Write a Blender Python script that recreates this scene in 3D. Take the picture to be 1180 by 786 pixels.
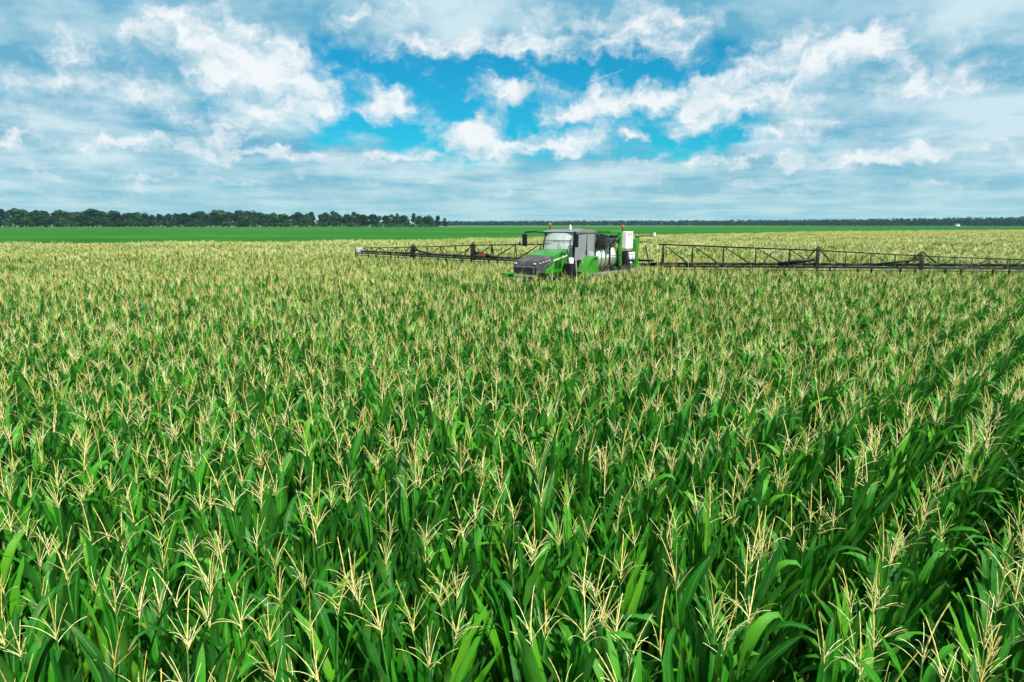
import bpy, bmesh, math, random
from mathutils import Vector, Matrix
import numpy as np
R = math.radians
scene = bpy.context.scene
COL = scene.collection
for o in list(bpy.data.objects):
    bpy.data.objects.remove(o)

# ------------------------------------------------------------------ camera
CAM_H, F_PX, HORIZON = 4.25, 787.0, 258.5          # metres; pixels of an 1180 x 786 frame
PITCH = math.atan((393 - HORIZON) / F_PX)
cam_d = bpy.data.cameras.new('camera'); cam = bpy.data.objects.new('camera', cam_d); COL.objects.link(cam)
cam.location = (0, 0, CAM_H); cam.rotation_euler = (R(90) - PITCH, 0, 0)
cam_d.sensor_width = 36; cam_d.lens = 36 * F_PX / 1180
cam_d.clip_start = .1; cam_d.clip_end = 30000
scene.camera = cam

scene.cycles.max_bounces = 4; scene.cycles.diffuse_bounces = 1; scene.cycles.transmission_bounces = 3; scene.cycles.transparent_max_bounces = 8

# ------------------------------------------------------------------ light
SUN_EL, SUN_AZ = R(52), R(150)                     # azimuth clockwise from +Y (the view direction)
SKY_STRENGTH = .057
scene.view_settings.view_transform = 'Standard'; scene.view_settings.look = 'None'
EXPOSURE = .85; scene.view_settings.exposure = EXPOSURE; scene.view_settings.gamma = 1; scene.view_settings.use_curve_mapping = False
sun_d = bpy.data.lights.new('sun', 'SUN'); sun = bpy.data.objects.new('sun', sun_d); COL.objects.link(sun)
sun_d.energy = 4.6; sun_d.angle = R(4); sun_d.color = (1, .96, .88)
_s = Vector((math.sin(SUN_AZ) * math.cos(SUN_EL), math.cos(SUN_AZ) * math.cos(SUN_EL), math.sin(SUN_EL)))
sun.rotation_euler = (-_s).to_track_quat('-Z', 'Y').to_euler(); sun.location = (0, -20, 60)

# ------------------------------------------------------------------ node helpers
class S:                                            # a socket with arithmetic
    def __init__(s, t, k): s.t, s.k = t, k
    def m(s, op, *a, clamp=False):
        n = s.t.nodes.new('ShaderNodeMath'); n.operation = op; n.use_clamp = clamp
        for i, x in enumerate((s,) + a):
            if isinstance(x, S): s.t.links.new(x.k, n.inputs[i])
            else: n.inputs[i].default_value = x
        return S(s.t, n.outputs[0])
    def __add__(s, o): return s.m('ADD', o)
    __radd__ = __add__
    def __sub__(s, o): return s.m('SUBTRACT', o)
    def __rsub__(s, o): return (s * -1.0) + o
    def __mul__(s, o): return s.m('MULTIPLY', o)
    __rmul__ = __mul__
    def __truediv__(s, o): return s.m('DIVIDE', o)
    def clamp(s): return s.m('ADD', 0.0, clamp=True)
    def step(s, a, b, lo=0.0, hi=1.0, smooth=True):
        n = s.t.nodes.new('ShaderNodeMapRange'); n.interpolation_type = 'SMOOTHSTEP' if smooth else 'LINEAR'
        s.t.links.new(s.k, n.inputs[0])
        for i, x in zip((1, 2, 3, 4), (a, b, lo, hi)): n.inputs[i].default_value = x
        return S(s.t, n.outputs[0])
def xyz(t, x, y, z=0.0):
    n = t.nodes.new('ShaderNodeCombineXYZ')
    for i, a in enumerate((x, y, z)):
        if isinstance(a, S): t.links.new(a.k, n.inputs[i])
        else: n.inputs[i].default_value = a
    return S(t, n.outputs[0])
def vm(t, op, *a):
    n = t.nodes.new('ShaderNodeVectorMath'); n.operation = op
    for i, x in enumerate(a):
        if isinstance(x, S): t.links.new(x.k, n.inputs[i])
        else: n.inputs[i].default_value = x
    return S(t, n.outputs['Value' if op in ('LENGTH', 'DOT_PRODUCT') else 'Vector'])
def noise(t, v, scale, detail=4, rough=.55, dist=0.0, color=False, dim='3D'):
    n = t.nodes.new('ShaderNodeTexNoise'); n.noise_dimensions = dim
    if v is not None: t.links.new(v.k, n.inputs['Vector'])
    for k, x in (('Scale', scale), ('Detail', detail), ('Roughness', rough), ('Distortion', dist)): n.inputs[k].default_value = x
    return S(t, n.outputs['Color' if color else 'Fac'])
def mixc(t, f, a, b, blend='MIX'):
    n = t.nodes.new('ShaderNodeMix'); n.data_type = 'RGBA'; n.blend_type = blend
    for k, x in ((0, f), (6, a), (7, b)):
        if isinstance(x, S): t.links.new(x.k, n.inputs[k])
        elif k == 0: n.inputs[0].default_value = x
        else: n.inputs[k].default_value = (*x, 1)
    return S(t, n.outputs[2])

# ------------------------------------------------------------------ sky with clouds (all in world directions)
def sky_dir(px, py):                                # azimuth / elevation of a point of the sky
    x, y = (px - 590) / F_PX, (393 - py) / F_PX
    c, s = math.cos(PITCH), math.sin(PITCH)
    v = Vector((x, c + y * s, -s + y * c)).normalized()
    return math.atan2(v.x, v.y), math.asin(v.z)
world = bpy.data.worlds.new('World'); scene.world = world; world.use_nodes = True; world.cycles.sampling_method = 'NONE'
T = world.node_tree; T.nodes.clear()
tc = T.nodes.new('ShaderNodeTexCoord'); D = S(T, tc.outputs['Generated'])
sp = T.nodes.new('ShaderNodeSeparateXYZ'); T.links.new(D.k, sp.inputs[0])
dx, dy, dz = (S(T, sp.outputs[i]) for i in range(3))
az = dx.m('ARCTAN2', dy); el = dz.m('MAXIMUM', 0.0).m('ARCSINE')
V0 = xyz(T, az, el)
def warp(scale, detail, seed):
    f = lambda o: noise(T, vm(T, 'ADD', V0, (o, o * .7, 0)), scale, detail, .62, dim='2D') - .5
    return xyz(T, f(seed), f(seed + 7.3))
w1 = warp(9, 3, 3.1)
V = vm(T, 'MULTIPLY_ADD', w1, (.16, .09, 0), V0)
V2 = vm(T, 'MULTIPLY_ADD', warp(34, 3, 21.7), (.04, .034, 0), vm(T, 'MULTIPLY_ADD', w1, (.09, .06, 0), V0))
PX = 1 / F_PX
def blobs(vec, spec):
    tot = None
    for px, py, rx, ry, w in spec:
        a, e = sky_dir(px, py); ix, iy = 1 / (rx * PX), 1 / (ry * PX)
        b = vm(T, 'LENGTH', vm(T, 'MULTIPLY_ADD', vec, (ix, iy, 0), (-a * ix, -e * iy, 0))).step(0, 1, w, 0)
        tot = b if tot is None else tot + b
    return tot
hole = blobs(V, [(590, 95, 330, 75, 1.1), (360, 82, 70, 45, .5), (835, 95, 75, 70, .7), (430, 75, 120, 45, .5),
                 (820, 150, 90, 40, .5), (600, 155, 350, 58, .62), (590, 105, 420, 70, .55), (410, 150, 160, 30, .5), (860, 165, 160, 26, .4)])
inv = (el.m('MAXIMUM', .0) + .07).m("POWER", -1.0)
P = xyz(T, dx * inv, dy * inv)
veil_n = noise(T, P, 1.1, 4, .58, dim='2D')
veil_f = noise(T, vm(T, 'MULTIPLY', V0, (1, 1.6, 1)), 7.0, 5, .62, dim='2D')
veil = ((veil_n - .5) * 1.5 + 1.05 - hole * 1.25 + (veil_f - .5) * 1.1).step(.05, .95)
white = blobs(V2, [
    (255, 55, 120, 50, .85), (310, 95, 95, 45, .9), (350, 122, 60, 34, .9), (230, 25, 70, 26, .5), (70, 75, 130, 40, .35), (120, 110, 110, 24, .3),
    (265, 140, 55, 22, .7), (15, 155, 60, 26, .85), (225, 168, 140, 18, .9), (310, 178, 90, 14, .75), (90, 165, 80, 12, .5),
    (690, 122, 75, 38, 1.1), (770, 106, 62, 26, .95), (650, 135, 40, 22, .6), (452, 118, 62, 32, 1.1), (585, 111, 68, 24, 1.2), (535, 143, 62, 22, 1.0),
    (570, 165, 105, 24, 1.0), (648, 162, 70, 18, .95), (727, 155, 24, 13, 1.0), (510, 180, 80, 14, .7), (440, 182, 90, 11, .7),
    (820, 130, 68, 40, 1.1), (880, 92, 90, 46, .8), (960, 58, 110, 40, .8), (905, 150, 60, 26, .8), (1010, 50, 50, 24, .4), (790, 150, 40, 20, .6),
    (980, 182, 120, 20, .95), (860, 190, 100, 12, .8), (715, 188, 110, 10, .8), (1165, 180, 55, 18, 1.0), (1090, 90, 110, 36, .3), (1080, 175, 80, 14, .4),
    (700, 58, 200, 24, .75), (560, 52, 150, 24, .65), (450, 55, 100, 30, .5), (750, 22, 80, 36, .75), (425, 10, 70, 22, .6), (110, 232, 200, 18, .6),
    (150, 85, 240, 75, .28), (1040, 95, 200, 75, .3), (600, 25, 300, 45, .28), (60, 200, 200, 30, .25), (600, 228, 140, 9, .55), (880, 220, 220, 9, .5), (250, 206, 200, 7, .45), (1080, 212, 160, 9, .4), (460, 214, 90, 7, .45)])
def puffs(off): return noise(T, vm(T, 'MULTIPLY_ADD', V2, (.6, .9, 0), vm(T, 'MULTIPLY_ADD', V0, (.4, .6, 0), (off[0], off[1] * 1.5, 0))), 19, 6, .6, dim='2D')
cl_f = puffs((0, 0)); cl_u = puffs((.004, .016))
cl_p = noise(T, P, 2.6, 5, .6, dim='2D')
dens = white * .95 + (cl_f - .5) * 1.5 + (cl_p - .5) * .6 - .34
cov = dens.step(-.26, .7)
# light comes from above: a cloud is bright where the air above it is clearer
lit = ((cl_f - cl_u) * 2.0 + .56 + (dens - .3) * .5).clamp()
nish = T.nodes.new('ShaderNodeTexSky'); nish.sky_type = 'NISHITA'; nish.sun_disc = False
nish.sun_elevation = SUN_EL; nish.sun_rotation = SUN_AZ; nish.air_density = 1.0; nish.dust_density = .6; nish.ozone_density = 3.0
K = 1 / SKY_STRENGTH / 2 ** EXPOSURE               # cloud radiance in the sky texture's units
def lin(r, g, b):
    f = lambda c: ((c / 255 + .055) / 1.055) ** 2.4 if c > 10 else c / 255 / 12.92
    return (f(r), f(g), f(b))
def kc(r, g, b): return tuple(c * K for c in lin(r, g, b))
blue = mixc(T, 1.0, S(T, nish.outputs[0]), (.07, .98, 1.12), 'MULTIPLY')
shade = noise(T, P, .8, 4, .55, dim='2D')
tone = ((shade - .5) * 2.8 + .48 + (veil_f - .5) * 1.6 + (cl_f - .5) * .5 - white * .1).clamp()
veil_c = mixc(T, tone, kc(108, 178, 208), kc(206, 232, 241))
low = el.step(.0, .12)                              # the air thickens to a pale teal at the horizon
c = mixc(T, veil, blue, veil_c)
c = mixc(T, cov * .94, c, mixc(T, lit, kc(172, 210, 226), kc(247, 251, 253)))
c = mixc(T, (1.0 - low) * .6, c, kc(176, 218, 224))
bg = T.nodes.new('ShaderNodeBackground'); bg.inputs[1].default_value = SKY_STRENGTH
T.links.new(c.k, bg.inputs[0])
out = T.nodes.new('ShaderNodeOutputWorld'); T.links.new(bg.outputs[0], out.inputs[0])

# ------------------------------------------------------------------ material and mesh helpers
MATS = {}
def new_mat(name):
    m = bpy.data.materials.new(name); m.use_nodes = True; m.node_tree.nodes.clear(); MATS[name] = m
    return m, m.node_tree
def bsdf(t, color, rough=.6, metal=0.0, spec=.5, coat=0.0, normal=None):
    b = t.nodes.new('ShaderNodeBsdfPrincipled')
    for k, x in (('Base Color', color), ('Roughness', rough), ('Metallic', metal), ('Specular IOR Level', spec), ('Coat Weight', coat)):
        if isinstance(x, S): t.links.new(x.k, b.inputs[k])
        elif k == 'Base Color': b.inputs[k].default_value = (*x, 1)
        else: b.inputs[k].default_value = x
    if normal is not None: t.links.new(normal.k, b.inputs['Normal'])
    return b
def output(t, sh):
    o = t.nodes.new('ShaderNodeOutputMaterial'); t.links.new(sh, o.inputs['Surface'])
def bump(t, h, dist, strength=1.0):
    n = t.nodes.new('ShaderNodeBump'); n.inputs['Distance'].default_value = dist; n.inputs['Strength'].default_value = strength
    t.links.new(h.k, n.inputs['Height']); return S(t, n.outputs[0])
def obj_pos(t): return S(t, t.nodes.new('ShaderNodeTexCoord').outputs['Object'])
def world_pos(t): return S(t, t.nodes.new('ShaderNodeNewGeometry').outputs['Position'])
def obj_random(t): return S(t, t.nodes.new('ShaderNodeObjectInfo').outputs['Random'])
def ramp(t, f, stops):
    n = t.nodes.new('ShaderNodeValToRGB'); t.links.new(f.k, n.inputs[0]); e = n.color_ramp.elements
    while len(e) < len(stops): e.new(.5)
    for q, (p, c) in zip(e, stops): q.position = p; q.color = (*c, 1)
    return S(t, n.outputs[0])
def leafy(t, color, rough, trans, tcol, spec=.4, normal=None):
    """a thin leaf: a glossy front over light that comes through"""
    b = bsdf(t, color, rough, spec=spec, normal=normal)
    tr = t.nodes.new('ShaderNodeBsdfTranslucent')
    if isinstance(tcol, S): t.links.new(tcol.k, tr.inputs[0])
    else: tr.inputs[0].default_value = (*tcol, 1)
    mx = t.nodes.new('ShaderNodeMixShader'); mx.inputs[0].default_value = trans
    t.links.new(b.outputs[0], mx.inputs[1]); t.links.new(tr.outputs[0], mx.inputs[2]); output(t, mx.outputs[0])

def mesh(name, verts, faces, mat=None, smooth=False, uvs=None):
    me = bpy.data.meshes.new(name); me.from_pydata(verts, [], faces); me.update()
    if mat is not None:
        for q in (mat if isinstance(mat, (list, tuple)) else [mat]): me.materials.append(q)
    if smooth: me.polygons.foreach_set('use_smooth', [True] * len(me.polygons))
    if uvs is not None:
        l = me.uv_layers.new(name='uv'); idx = np.empty(len(me.loops), np.int32); me.loops.foreach_get('vertex_index', idx)
        l.data.foreach_set('uv', np.asarray(uvs, np.float32)[idx].ravel())
    return me
def link(name, me, parent=None, **props):
    o = bpy.data.objects.new(name, me); COL.objects.link(o); o.parent = parent
    for k, v in props.items(): o[k] = v
    return o

# ------------------------------------------------------------------ ground and far fields
THETA_ROW = R(48)                                   # rows run along (cos, sin) of this
ROW = np.array([math.cos(THETA_ROW), math.sin(THETA_ROW)]); ACROSS = np.array([math.sin(THETA_ROW), -math.cos(THETA_ROW)])
EDGE = [(-700, 10), (-160, 62), (-57, 75), (-33, 78), (-20, 85), (1.4, 104), (37, 138), (96, 200), (180, 244), (300, 320), (500, 420)]
def edge_y(x): return np.interp(x, [p[0] for p in EDGE], [p[1] for p in EDGE])

m, t = new_mat('soil')
p = world_pos(t); n1 = noise(t, p, 1.3, 6, .6); n2 = noise(t, p, 14, 5, .65)
output(t, bsdf(t, ramp(t, n1 * .6 + n2 * .4, [(.3, (.016, .012, .007)), (.55, (.034, .025, .015)), (.8, (.06, .045, .028))]), .95, spec=.15, normal=bump(t, n2, .05)).outputs[0])
m, t = new_mat('green_crop')
p = world_pos(t); big = noise(t, vm(t, 'MULTIPLY', p, (.012, .03, 1)), 1, 4, .6); fine = noise(t, vm(t, 'MULTIPLY', p, (.7, .06, 1)), 1, 5, .75)
row = noise(t, vm(t, 'MULTIPLY', p, (.012, .12, 1)), 1, 4, .65)
col = ramp(t, big * .3 + fine * .4 + row * .3, [(.36, (.012, .062, .014)), (.46, (.02, .105, .018)), (.55, (.035, .14, .024)), (.66, (.09, .18, .04))])
output(t, bsdf(t, col, 1, spec=0, normal=bump(t, fine, .3)).outputs[0])
m, t = new_mat('track_dirt')
p = world_pos(t); n1 = noise(t, p, .05, 5, .65)
output(t, bsdf(t, ramp(t, n1, [(.35, (.2, .18, .11)), (.65, (.36, .3, .2))]), .95, spec=.1).outputs[0])
m, t = new_mat('rough_grass')
p = world_pos(t); n1 = noise(t, p, .02, 6, .65)
output(t, bsdf(t, ramp(t, n1, [(.3, (.04, .11, .03)), (.55, (.075, .15, .04)), (.75, (.17, .17, .06))]), .9, spec=.1).outputs[0])

G = 9000
link('ground', mesh('ground', [(-G, -G, 0), (G, -G, 0), (G, G, 0), (-G, G, 0)], [(0, 1, 2, 3)], MATS['soil']), kind='structure')
def strip(name, near, far, z, mat):
    v = [(x, y, z) for x, y in near] + [(x, y, z) for x, y in far]; k = len(near)
    return link(name, mesh(name, v, [(i, i + 1, k + i + 1, k + i) for i in range(k - 1)], MATS[mat]), kind='structure')
FX = [-900, -400, -160, -61, -22, 1.4, 39, 101, 192, 300, 500, 900, 1600]
def far_y(x): return np.interp(x, [-900, -100, 60, 500, 1600], [905, 930, 1010, 1250, 1420])
spread = [(x, x * (10 if abs(x) > 150 else 6)) for x in FX]
strip('green_field', [(x, float(edge_y(x)) + .6) for x in FX], [(x * 2.0 if abs(x) < 450 else x, float(far_y(x * 2.0 if abs(x) < 450 else x))) for x in FX], .55, 'green_crop')
XS = [-3000, -900, -400, -100, 60, 500, 1600, 4000]
strip('dirt_track', [(x, float(far_y(x)) - 3) for x in XS], [(x, float(far_y(x)) + 12) for x in XS], .3, 'track_dirt')
strip('rough_grass', [(x, float(far_y(x)) + 11) for x in XS], [(x * 1.6, 6500) for x in XS], .2, 'rough_grass')

# ------------------------------------------------------------------ trees
rng = random.Random(7)
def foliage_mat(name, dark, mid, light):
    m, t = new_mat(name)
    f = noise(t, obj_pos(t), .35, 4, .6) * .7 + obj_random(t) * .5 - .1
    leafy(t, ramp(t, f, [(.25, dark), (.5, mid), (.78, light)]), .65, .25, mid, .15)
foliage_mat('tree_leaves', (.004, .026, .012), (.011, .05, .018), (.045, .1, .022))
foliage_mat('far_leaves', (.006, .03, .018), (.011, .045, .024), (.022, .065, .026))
m, t = new_mat('bark')
output(t, bsdf(t, ramp(t, noise(t, vm(t, 'MULTIPLY', obj_pos(t), (1, 1, .2)), 3, 5, .7), [(.3, (.05, .042, .032)), (.7, (.2, .17, .13))]), .9, spec=.1).outputs[0])

def tube_geo(pts, radii, sides=6, cap=True):
    """verts and faces of a tube that follows pts"""
    V, F = [], []; pts = [Vector(p) for p in pts]; up = None
    for i, p in enumerate(pts):
        d = (pts[min(i + 1, len(pts) - 1)] - pts[max(i - 1, 0)]).normalized()
        if up is None: up = d.orthogonal().normalized()
        up = (up - d * up.dot(d)); up = up.normalized() if up.length > 1e-6 else d.orthogonal().normalized()
        s = d.cross(up)
        for k in range(sides):
            a = 2 * math.pi * k / sides; V.append(tuple(p + (up * math.cos(a) + s * math.sin(a)) * radii[i]))
    for i in range(len(pts) - 1):
        for k in range(sides):
            F.append((i * sides + k, i * sides + (k + 1) % sides, (i + 1) * sides + (k + 1) % sides, (i + 1) * sides + k))
    if cap: F.append(tuple(reversed(range(sides)))); F.append(tuple((len(pts) - 1) * sides + k for k in range(sides)))
    return V, F
def join(parts):
    V, F = [], []
    for v, f in parts:
        b = len(V); V += v; F += [tuple(i + b for i in q) for q in f]
    return V, F
def clump_quads(V, F, c, rx, rz, n, size, r):
    for _ in range(n):
        d = Vector((r.gauss(0, 1), r.gauss(0, 1), r.gauss(0, 1) * .9 + .15)).normalized()
        k = r.uniform(.72, 1.06); p = Vector(c) + Vector((d.x * rx * k, d.y * rx * k, d.z * rz * k))
        nrm = (d + Vector((r.gauss(0, .5), r.gauss(0, .5), r.gauss(0, .5)))).normalized(); u = nrm.orthogonal().normalized(); w = nrm.cross(u)
        a = r.uniform(0, 6.28); u, w = u * math.cos(a) + w * math.sin(a), w * math.cos(a) - u * math.sin(a)
        s = size * r.uniform(.55, 1.25); b = len(V)
        V += [tuple(p + u * s), tuple(p + w * s * .7), tuple(p - u * s * .9), tuple(p - w * s * .6 + nrm * s * .2)]; F.append((b, b + 1, b + 2, b + 3))
def tree_meshes(seed, h, w, base):
    r = random.Random(seed); V, F = [], []; limbs = []
    limbs.append(tube_geo([(0, 0, 0), (.2, .1, h * .3), (-.1, .2, h * .62), (0, 0, h * .85)], [.42, .32, .2, .06], 6))
    for k in range(r.randint(11, 15)):
        z = r.uniform(base + .08, .9) * h; f = (z / h - base) / (1 - base)
        rad = w * (math.sin(math.pi * min(1, f * .75 + .22)) * .62 + .08) * r.uniform(.55, 1); a = r.uniform(0, 6.28)
        c = (math.cos(a) * rad * .75, math.sin(a) * rad * .75, z)
        limbs.append(tube_geo([(0, 0, z * .6), (c[0] * .5, c[1] * .5, z * .82), c], [.15, .1, .04], 5))
        clump_quads(V, F, c, w * r.uniform(.24, .38), h * r.uniform(.09, .15), 60, .95, r)
    clump_quads(V, F, (0, 0, h * .88), w * .26, h * .11, 50, .9, r)
    return mesh('trunk', *join(limbs), MATS['bark'], True), mesh('crown', V, F, MATS['tree_leaves'])
KINDS = [tree_meshes(100 + i, h, w, b) for i, (h, w, b) in enumerate([(23, 6.5, .1), (21, 7.5, .08), (25, 6, .12), (19, 6, .15), (22, 5, .3), (20, 4.4, .35), (17, 7, .06), (24, 7, .1)])]
def wood_height(px): return float(np.interp(px, [-80, 20, 60, 120, 160, 190, 215, 260, 290, 330, 400, 440, 480, 515], [1.02, 1.0, .96, .95, .84, .74, .84, .9, .94, .8, .84, .74, .78, .62]))
GROUP_T = 'trees of the wood beyond the bright green field'
px = -90
while px < 506:
    for rowi in range(3):
        thin = px > 395
        k = rng.choice([4, 5, 3]) if thin and rowi == 0 else rng.choice([0, 1, 2, 3, 6, 7, 0, 1])
        if thin and rowi and rng.random() < .4: continue
        y = 945 + rowi * 17 + rng.uniform(-6, 10) + max(0, px) * .02
        qx = px + rng.uniform(-4, 4) + rowi * 4
        base_h = [23, 21, 25, 19, 22, 20, 17, 24][k]
        h = 24 * wood_height(qx) * rng.uniform(.86, 1.1) * (1, .97, .93)[rowi]
        tr = bpy.data.objects.new('wood_tree', None); COL.objects.link(tr)
        tr.location = ((qx - 590) / F_PX * y * .99, y, .2); tr.rotation_euler.z = rng.uniform(0, 6.28)
        s = h / base_h; wide = rng.uniform(1.15, 1.45) if thin and rowi == 0 else rng.uniform(1.5, 2.0); tr.scale = (s * wide, s * wide, s)
        tr['category'] = 'tree'; tr['group'] = GROUP_T
        tr['label'] = 'slim tree with bare pale trunk at the open end of the wood' if thin and rowi == 0 else 'dense dark green tree in the wood beyond the bright green field'
        tr['group'] = 'slim trees at the open end of the wood' if thin and rowi == 0 else GROUP_T
        link('trunk', KINDS[k][0], tr); link('crown', KINDS[k][1], tr)
    px += rng.uniform(9.5, 13.5) if px < 395 else rng.uniform(7, 11)
# undergrowth along the foot of the wood and the far woods, each one uncountable mass
def mass(name, label, cat, n, place, mat, q, size):
    V, F = [], []; r = random.Random(len(name))
    for i in range(n):
        (x, y, z0), rx, h = place(i, r)
        clump_quads(V, F, (x, y, z0 + h * .45), rx, h * .55, q, size, r)
    return link(name, mesh(name, V, F, MATS[mat]), kind='stuff', label=label, category=cat)
def under(i, r):
    px = r.uniform(-100, 505); y = r.uniform(938, 958); return ((px - 590) / F_PX * y, y, 0), r.uniform(3.5, 6.5), r.uniform(7, 14) * (.55 if px > 395 else 1)
mass('undergrowth', 'low dark scrub along the foot of the wood', 'scrub', 330, under, 'tree_leaves', 26, 1.1)
def far_wood(i, r):
    f = i / 1500; px = 495 + f * 830 + r.uniform(-3, 3)
    y = float(np.interp(px, [495, 700, 900, 1050, 1180, 1330], [2150, 2050, 1850, 1620, 1440, 1390])) + r.uniform(0, 90)
    h = float(np.interp(px, [495, 700, 900, 1050, 1180, 1330], [14, 15, 16, 18, 19, 20])) * r.uniform(.75, 1.12)
    return ((px - 590) / F_PX * y, y, 0), r.uniform(6, 11), h
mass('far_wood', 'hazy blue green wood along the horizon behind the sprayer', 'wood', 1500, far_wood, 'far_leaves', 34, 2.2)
m, t = new_mat('white_wall'); output(t, bsdf(t, ramp(t, noise(t, obj_pos(t), .6, 4), [(.3, (.6, .6, .57)), (.7, (.8, .8, .78))]), .7).outputs[0])
m, t = new_mat('grey_roof'); output(t, bsdf(t, ramp(t, noise(t, obj_pos(t), .6, 4), [(.3, (.16, .16, .17)), (.7, (.26, .26, .27))]), .6).outputs[0])
sh = bpy.data.objects.new('white_shed', None); COL.objects.link(sh); y = 1470; sh.location = ((1096 - 590) / F_PX * y, y, .2); sh.rotation_euler.z = .3
sh['label'] = 'tiny white shed at the foot of the far wood'; sh['category'] = 'shed'
link('wall', mesh('wall', [(-4, -3, 0), (4, -3, 0), (4, 3, 0), (-4, 3, 0), (-4, -3, 3.4), (4, -3, 3.4), (4, 3, 3.4), (-4, 3, 3.4), (-4, 0, 5), (4, 0, 5)],
     [(0, 1, 5, 4), (1, 2, 6, 9, 5), (2, 3, 7, 6), (3, 0, 4, 8, 7)], MATS['white_wall']), sh)
link('roof', mesh('roof', [(-4.4, -3.5, 3.2), (4.4, -3.5, 3.2), (4.4, 0, 5.15), (-4.4, 0, 5.15), (-4.4, 3.5, 3.2), (4.4, 3.5, 3.2), (-4.4, 0, 4.98), (4.4, 0, 4.98)],
     [(0, 1, 2, 3), (3, 2, 5, 4), (0, 6, 7, 1), (4, 5, 7, 6)], MATS['grey_roof']), sh)
link('door', mesh('door', [(-1, -3.02, 0), (1, -3.02, 0), (1, -3.02, 2.3), (-1, -3.02, 2.3), (-1, -3.06, 0), (1, -3.06, 0), (1, -3.06, 2.3), (-1, -3.06, 2.3)], [(4, 5, 6, 7), (3, 2, 6, 7), (0, 3, 7, 4), (1, 2, 6, 5)], MATS['grey_roof']), sh)
# a contrail high above
m, t = new_mat('contrail_white'); output(t, bsdf(t, (.9, .9, .9), 1, spec=0).outputs[0])
def sky_pt(px, py, d):
    a, e = sky_dir(px, py); return Vector((math.sin(a) * math.cos(e), math.cos(a) * math.cos(e), math.sin(e))) * d
c0, c1 = sky_pt(674, 96, 24000), sky_pt(719, 80, 23000)
v, f = tube_geo([c0.lerp(c1, i / 8) for i in range(9)], [2, 4, 5, 5, 5, 4, 4, 3, 1], 8)
link('contrail', mesh('contrail', v, f, MATS['contrail_white'], True), label='thin white contrail slanting across the patch of blue sky', category='contrail')
# the air
m, t = new_mat('haze_air')
pv = t.nodes.new('ShaderNodeVolumePrincipled'); pv.inputs['Color'].default_value = (.5, .88, 1, 1); pv.inputs['Density'].default_value = .00005; pv.inputs['Anisotropy'].default_value = .1
o = t.nodes.new('ShaderNodeOutputMaterial'); t.links.new(pv.outputs[0], o.inputs['Volume'])
hx, y0, y1, z0, z1 = 9500, -9500, 9500, -1, 40
link('haze', mesh('haze', [(x, y, z) for z in (z0, z1) for y in (y0, y1) for x in (-hx, hx)],
     [(0, 2, 3, 1), (4, 5, 7, 6), (0, 1, 5, 4), (2, 6, 7, 3), (0, 4, 6, 2), (1, 3, 7, 5)], m), kind='stuff', label='thin pale blue haze over the fields', category='haze')

# ------------------------------------------------------------------ corn
m, t = new_mat('corn_leaf')
tcn = t.nodes.new('ShaderNodeTexCoord'); su = t.nodes.new('ShaderNodeSeparateXYZ'); t.links.new(tcn.outputs['UV'], su.inputs[0])
u, v = S(t, su.outputs[0]), S(t, su.outputs[1])
rnd = obj_random(t); pos = obj_pos(t)
mid = (u - .5).m('ABSOLUTE').step(.03, .085, 1, 0)                        # pale midrib
vein = noise(t, xyz(t, u * 26.0, v * 2.0), 1, 3, .6, dim='2D')
blot = noise(t, pos, 2.4, 3, .6)
base = ramp(t, rnd * .5 + blot * .35 + vein * .3 - .02, [(.25, (.004, .06, .003)), (.47, (.012, .15, .004)), (.7, (.04, .245, .006)), (.92, (.14, .36, .01))])
base = mixc(t, (v.step(.82, 1.0) * (blot.step(.5, .62)) * .7), base, (.26, .22, .07))   # some dry tips
base = mixc(t, mid * .55, base, (.13, .27, .07))
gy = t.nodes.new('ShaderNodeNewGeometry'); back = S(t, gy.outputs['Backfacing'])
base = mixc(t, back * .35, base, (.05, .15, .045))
leafy(t, base, .46, .26, mixc(t, .55, base, (.07, .36, .008)), .26, bump(t, vein, .0025, .6))
def plain(name, stops, scale, rough, spec=.3):
    m, t = new_mat(name)
    f = noise(t, obj_pos(t), scale, 4, .65) * .6 + obj_random(t) * .55 - .08
    output(t, bsdf(t, ramp(t, f, stops), rough, spec=spec).outputs[0])
plain('corn_stalk', [(.3, (.03, .13, .015)), (.6, (.06, .2, .025)), (.85, (.14, .26, .05))], 6, .5)
plain('tassel_spike', [(.2, (.38, .32, .06)), (.45, (.62, .49, .13)), (.8, (.8, .69, .3))], 60, .8, .1)
plain('tassel_branch', [(.2, (.27, .36, .07)), (.42, (.6, .57, .19)), (.8, (.9, .84, .45))], 30, .8, .1)
CORN = [MATS[k] for k in ('corn_stalk', 'corn_leaf', 'tassel_spike', 'tassel_branch')]

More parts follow.
